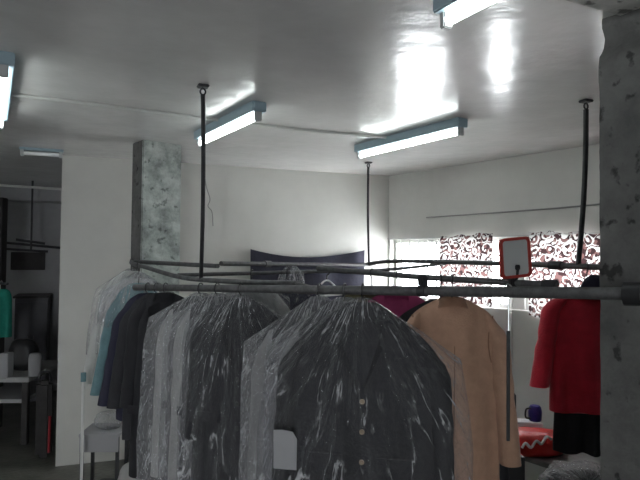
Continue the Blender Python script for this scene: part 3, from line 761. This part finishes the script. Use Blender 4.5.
for a_, b_ in zip(loops, loops[1:]):
    n = len(a_)
    for i in range(n): bm.faces.new((a_[i], a_[(i+1)%n], b_[(i+1)%n], b_[i]))
bm.faces.new(loops[0])
link('frame', bm, M['mirrorframe'], mroot, smooth=False)
bm = bmesh.new(); bm.faces.new([bm.verts.new(mp_(x, -.0005, z)) for x, z in rrect(.0605, .0725, .012)])
link('mirror_glass', bm, M['mirror'], mroot, smooth=False)
bm = bmesh.new(); tube(bm, [(0,0,-.0),(0,-.035,.02),(0,-.042,.06)], .006, 8); box(bm, (0,0,0), (.03,.045,.045), bevel=.006); box(bm, (0,-.040,.065), (.022,.010,.022), bevel=.003)
link('clip', bm, M['black'], mroot)

# hooked reaching pole and pale cord by the camel sleeve
hp = rail_at(pf, 507)
ro = thing('reach_pole', 'thin black pole with wire hook hung beside the camel sleeve', 'pole', (hp.x, hp.y, hp.z-.46), 0)
bm = bmesh.new(); tube(bm, [(0,0,0),(0,0,.34)], .0055, 8); link('pole', bm, M['black'], ro)
bm = bmesh.new(); tube(bm, [(0,0,.33),(0,0,.44)]+[(RGT.x*0+.0, .024*math.sin(a), .46+.024*math.cos(a)) for a in [PI*.9-i*.25 for i in range(15)]], .0025, 6); link('hook', bm, M['hanger_wire'], ro)
bm = bmesh.new(); k0 = w_at(511.5); tube(bm, [wr(k0,.012,1.22), wr(k0,.012,1.0), wr(k0+.01,.012,.82)], .010, 8)
tag(link('wall_conduit', bm, M['whitepaint']), 'short white conduit running down right wall beneath the window', 'conduit')

# ------------------------------------------------------------------ bench at the right wall and what lies on it
tb0, tb1 = w_at(470), w_at(640)
bench = thing('low_bench', 'low grey bench along the right wall under the red jacket', 'bench', wr((tb0+tb1)/2, .32, 0), math.atan2(wall_dir.y, wall_dir.x))
bl = tb1-tb0
bm = bmesh.new(); box(bm, (0,0,.395), (bl,.58,.035), bevel=.005); link('bench_top', bm, M['greycloth'], bench, smooth=False)
for sx in (-1,1):
    for sy in (-1,1):
        bm = bmesh.new(); box(bm, (sx*(bl/2-.05), sy*.24, .19), (.045,.045,.38), bevel=.003); link('leg', bm, M['iron'], bench, smooth=False)
def blob(name, loc, s, rz, m, seed, amp, freq, parent=None, flat=0, sub=4):
    bm = bmesh.new(); bmesh.ops.create_icosphere(bm, subdivisions=sub, radius=1)
    for v in bm.verts:
        n0 = v.co.normalized(); p = v.co.copy()
        k = 1+amp*(N1(p.x*freq+seed, p.y*freq, p.z*freq)+.5*abs(N1(p.x*freq*2.4, p.y*freq*2.4+seed, p.z*freq*2.4)))
        q = n0*k
        q = Vector((math.copysign(abs(q.x)**.8, q.x), math.copysign(abs(q.y)**.8, q.y), math.copysign(abs(q.z)**.8, q.z)))
        v.co = Vector((q.x*s[0], q.y*s[1], max(q.z, -.9)*s[2]+.9*s[2]))
    o = link(name, bm, M[m], parent)
    if parent is None: o.location = loc; o.rotation_euler = (0,0,rz)
    return o
def bench_pt(px, off): return wr(w_at(px), off, .4125)
def on_bench(px, d):
    v = P(px, 300, d); v.z = .4125; return v
rb = thing('plastic_bag', 'flat bulging red plastic bag with white print on the low bench', 'bag', on_bench(534, 3.70), FACE-.1)
blob('bag', (0,0,0), (.185,.12,.078), 0, 'redbag', 3.0, .16, 2.2, rb)
bm = bmesh.new()
random.seed(3)
tube(bm, smoothpath([(-.10,-.125,.07),(-.08,-.13,.10),(-.05,-.13,.075),(-.02,-.132,.115),(.01,-.13,.10),(.04,-.127,.14),(.07,-.12,.125)]), .0085, 6)
link('print', bm, M['paper'], rb)
wb = on_bench(526, 4.0)
bm = bmesh.new(); box(bm, (0,0,.06), (.20,.10,.12), bevel=.004)
o = link('carton', bm, M['paper'], smooth=False); o.location = wb; o.rotation_euler = (0,0,FACE-.2); tag(o, 'white carton standing behind the red plastic bag', 'box')
jg = P(538, 300, 3.98); jg.z = .4125+.12
jug = thing('jug', 'violet-blue plastic jug on white carton behind the red bag', 'jug', (wb.x+RGT.x*.06, wb.y+RGT.y*.06, .5325), FACE+.4)
bm = bmesh.new(); tube(bm, [(0,0,0),(0,0,.01),(0,0,.06),(0,0,.09),(0,0,.10)], .04, 16, [.036,.042,.044,.038,.03]); link('body', bm, M['bluejug'], jug)
bm = bmesh.new(); tube(bm, smoothpath([(-.038,0,.085),(-.075,0,.08),(-.078,0,.03),(-.04,0,.02)]), .006, 8); link('handle', bm, M['black'], jug)
# suitcase with telescopic handle behind the camel sleeve
sc = P(494, 300, 3.3)
sroot = thing('suitcase', 'black suitcase with raised handle standing behind the camel coat', 'suitcase', (sc.x, sc.y, 0), FACE+.05)
bm = bmesh.new(); box(bm, (0,0,.30), (.29,.20,.54), bevel=.03); link('body', bm, M['black'], sroot)
bm = bmesh.new(); tube(bm, [(.085,.06,.55),(.085,.06,.835),(.095,.06,.85),(.130,.06,.85),(.138,.06,.84),(.138,.06,.55)], .009, 8); link('telescopic_handle', bm, M['black'], sroot)
for sx in (-1,1):
    bm = bmesh.new(); tube(bm, [(sx*.11-.015,.07,.025),(sx*.11+.015,.07,.025)], .025, 12); link('wheel', bm, M['iron'], sroot)
# heap of film wrapped dark clothes on the bench end
hp_ = on_bench(579, 2.98)
heap = blob('clothes_bundle', hp_, (.155,.12,.072), FACE, 'charcoal', 5.5, .25, 2.0); tag(heap, 'dark bundle of folded clothes on bench end under the black skirt', 'bundle')
hf = blob('bundle_wrap', hp_, (.17,.135,.092), FACE, 'film_milky', 7.5, .26, 2.6, sub=5); tag(hf, 'crumpled clear film wrapped round the dark clothes bundle', 'plastic wrap')

# ------------------------------------------------------------------ left, under the hanging clothes
lt = P(105, 440, 3.85)
tr = thing('side_table', 'small table with pale front panel under the leftmost hanging clothes', 'table', (lt.x, lt.y, 0), FACE+.05)
zt = P(103, 433, 3.75).z
bm = bmesh.new(); box(bm, (0,0,zt-.01), (.245,.26,.02), bevel=.003); link('table_top', bm, M['whitebox'], tr, smooth=False)
bm = bmesh.new(); box(bm, (.0,-.122,zt-.065), (.235,.012,.09), bevel=.002); link('apron', bm, M['whitebox'], tr, smooth=False)
for sx in (-1,1):
    for sy in (-1,1):
        bm = bmesh.new(); box(bm, (sx*.108, sy*.105, (zt-.02)/2), (.02,.02,zt-.02), bevel=.002); link('leg', bm, M['iron'], tr, smooth=False)
o = blob('plastic_parcel', (lt.x+.02, lt.y, zt), (.085,.07,.055), FACE, 'film_milky', 2.5, .15, 2.0); tag(o, 'cloudy plastic parcel lying on the small table with pale front panel', 'parcel')
o = blob('black_bag', (lt.x+RGT.x*.02, lt.y+RGT.y*.02, 0), (.10,.09,.09), FACE, 'black', 4.5, .2, 1.5); tag(o, 'black bag on the floor beneath the small table with pale front panel', 'bag')
gp = P(131, 450, 3.75)
o = blob('laundry_sack', (gp.x+RGT.x*.05, gp.y+RGT.y*.05, 0), (.13,.12,.17), FACE, 'palesuit', 8.5, .12, 1.6); tag(o, 'pale grey laundry sack on floor beneath the long black coat', 'sack')
# teal pole beside the partition
pp = P(81.5, 470, 3.55); 
ro = thing('clothes_prop', 'thin pale metal pole standing on floor left of the hanging clothes', 'pole', (pp.x, pp.y, 0), 0)
zt2 = P(81, 378, 3.55).z
bm = bmesh.new(); tube(bm, [(0,0,0),(0,0,zt2)], .0085, 8); link('pole', bm, M['whitepaint'], ro)
bm = bmesh.new(); tube(bm, [(0,0,zt2-.02),(0,0,zt2+.03)], .016, 10); link('cap', bm, M['teal'], ro)
bm = bmesh.new(); tube(bm, [(0,0,0),(0,0,.012)], .03, 12); link('foot', bm, M['black'], ro)

# ------------------------------------------------------------------ the room beyond, at left
DL = 6.0
# dark doorway post and green garment
dp = P(2, 300, 5.6)
bm = bmesh.new(); box(bm, (dp.x-.09, dp.y, 1.06), (.22,.10,2.12), Matrix.Rotation(FACE,3,'Z'), .005)
o = link('dark_cupboard', bm, M['board'], smooth=False); tag(o, 'tall narrow dark cupboard at left edge behind the green garment', 'cupboard')
gq = P(0, 289, 5.05)
gr = thing('green_garment', 'bright green garment hanging at the left edge of the photo', 'garment', gq, FACE)
link('body', shell(.095, .10, .40, .3, .05, 21.0, .012, 8), M['green'], gr)
hk = bmesh.new(); tube(hk, [(0,0,-.01),(0,0,.05),(0,.02,.07),(0,.04,.05)], .004, 6); link('hook', hk, M['hanger_wire'], gr)
bm = bmesh.new(); g0 = P(-30,285,5.05); g1 = P(8,285,5.05); zz = gq.z+.045; tube(bm, [(g0.x,g0.y,zz),(g1.x,g1.y,zz)], .011, 8); tube(bm, [(g0.x,g0.y,0),(g0.x,g0.y,zz)], .011, 8)
tag(link('garment_stand', bm, M['iron']), 'dark metal stand holding the bright green garment', 'stand')
# far rails
def bar3(a_, b_, r, m, name, label, cat):
    bm = bmesh.new(); tube(bm, [a_, b_], r, 8); tag(link(name, bm, M[m]), label, cat)
bar3(P(-20,184,6.05), P(75,190,6.2), .012, 'conduit', 'far_conduit', 'pale pipe under the beam in the dim far room', 'pipe')
fr = thing('far_rail', 'dark double clothes rail hung from ceiling in the dim far room', 'rail', P(31,246,6.2), 0); o0 = fr.location.copy()
for (a_, b_) in (((4,242.5,6.2),(62,248,6.3)), ((16,239.5,6.0),(45,243.5,6.1)), ((6,249,6.3),(48,251.5,6.4))):
    bm = bmesh.new(); tube(bm, [P(*a_)-o0, P(*b_)-o0], .013, 8); link('pipe', bm, M['iron'], fr)
q = P(31,250,6.2)
bm = bmesh.new(); tube(bm, [Vector((q.x,q.y,q.z))-o0, Vector((q.x,q.y,CEIL))-o0], .010, 8); link('drop_rod', bm, M['iron'], fr)
# notice boards on the far wall
def farp(px, py, off=.01):
    r = ray(px, py); return CAMLOC + r*((yfar-off)/r.y)
def panel(x0, y0, x1, y1, m, name, label, cat, th=.03):
    a_ = farp(x0, y0, th/2); b_ = farp(x1, y1, th/2); bm = bmesh.new()
    box(bm, (0,0,0), (abs(b_.x-a_.x), th, abs(b_.z-a_.z)), bevel=.004)
    o = link(name, bm, M[m], smooth=False); o.location = ((a_.x+b_.x)/2, yfar-th/2, (a_.z+b_.z)/2); tag(o, label, cat); return o
panel(11, 252, 45, 270, 'board', 'notice_board', 'dark notice board on far wall beneath the far clothes rail', 'board')
# far cabinet below
ca = farp(15, 299, .5); cb = farp(48, 299, .5)
cab = thing('cabinet', 'dark low cabinet against the far wall under the notice board', 'cabinet', ((ca.x+cb.x)/2, yfar-.26, 0), 0)
wd = cb.x-ca.x; hc = P(30,300,6.3).z
bm = bmesh.new(); box(bm, (0,0,hc/2), (wd,.5,hc), bevel=.006); link('body', bm, M['cabinet'], cab, smooth=False)
bm = bmesh.new(); box(bm, (0,0,hc+.012), (wd+.04,.53,.024), bevel=.004); link('top', bm, M['board'], cab, smooth=False)
for sx in (-1,1):
    bm = bmesh.new(); box(bm, (sx*wd/4,-.257,hc/2), (wd/2-.02,.016,hc-.08), bevel=.003); d_ = link('door', bm, M['cabinet'], cab, smooth=False)
    bm = bmesh.new(); box(bm, (sx*.03,-.275,hc*.6), (.012,.02,.08), bevel=.002); link('handle', bm, M['steel'], d_, smooth=False)
# low work table with grey cloth and things on it
wt = P(16, 380, 5.5); zt = P(18, 372, 5.3).z
tbl = thing('work_table', 'low table covered by grey cloth in the dim far room', 'table', (wt.x-.1, wt.y, 0), FACE+.05)
bm = bmesh.new(); box(bm, (0,0,zt-.02), (.80,.85,.04), bevel=.006); link('table_top', bm, M['palesuit'], tbl, smooth=False)
for sx in (-1,1):
    for sy in (-1,1):
        bm = bmesh.new(); box(bm, (sx*.36, sy*.38, (zt-.04)/2), (.05,.05,zt-.04), bevel=.003); link('leg', bm, M['board'], tbl, smooth=False)
bm = bmesh.new(); box(bm, (0,0,.36), (.70,.78,.03)); link('shelf', bm, M['whitebox'], tbl, smooth=False)
def cyl(px, d, z, r, h, m, name, label, cat, dome=False):
    v = P(px, 300, d); bm = bmesh.new()
    pts = [(0,0,0),(0,0,h*.02),(0,0,h*.8),(0,0,h*.95),(0,0,h)]; tube(bm, pts, r, 18, [r*.96,r,r,r*.9,r*.7] if not dome else [r*.8,r,r,r*.7,r*.25])
    o = link(name, bm, M[m]); o.location = (v.x, v.y, z); tag(o, label, cat); return o
cyl(36.5, 5.15, zt, .052, .19, 'whitebox', 'canister', 'pale grey canister on the grey cloth covered table', 'canister')
o = blob('black_sack', (P(25,300,5.4).x, P(25,300,5.4).y, zt), (.12,.10,.15), FACE, 'black', 9.5, .12, 1.4); tag(o, 'rounded black sack behind pale canister on the grey covered table', 'sack')
bm = bmesh.new(); box(bm, (0,0,.10), (.075,.10,.20), bevel=.005); o = link('carton', bm, M['whitebox'], smooth=False); v = P(8,300,5.1); o.location = (v.x, v.y, zt); o.rotation_euler = (0,0,FACE); tag(o, 'upright white carton on table below the green garment', 'box')
# dark bag with red trim at partition's end
bg = P(46.5, 440, 4.80)
br = thing('upright_bag', 'dark upright bag with red edge standing at the end of back wall', 'bag', (bg.x-.02, bg.y, 0), FACE+.3)
bm = bmesh.new(); box(bm, (0,0,.30), (.115,.12,.60), bevel=.03); link('body', bm, M['board'], br)
bm = bmesh.new(); tube(bm, [(.045,-.064,.05),(.048,-.064,.33)], .009, 8); link('red_edge', bm, M['redtrim'], br)
bm = bmesh.new(); tube(bm, smoothpath([(-.04,0,.59),(-.03,0,.66),(.03,0,.66),(.04,0,.59)]), .008, 8); link('handle', bm, M['black'], br)

# ------------------------------------------------------------------ light, camera
w = bpy.data.worlds.new('sky'); C.world = w; w.use_nodes = True
bg_ = w.node_tree.nodes['Background']; bg_.inputs['Color'].default_value = (.93,.97,1,1); bg_.inputs['Strength'].default_value = 18.0
cam = bpy.data.cameras.new('camera'); co = bpy.data.objects.new('camera', cam); COL.objects.link(co)
co.matrix_world = Matrix.Translation(CAMLOC) @ CAMROT.to_4x4()
cam.sensor_width = 36; cam.sensor_fit = 'HORIZONTAL'; cam.lens = F/640*36; cam.clip_start = .02
C.camera = co
vs_ = C.view_settings; vs_.view_transform = 'Standard'; vs_.look = 'None'; vs_.gamma = 1; vs_.use_curve_mapping = False
vs_.exposure = 0.75
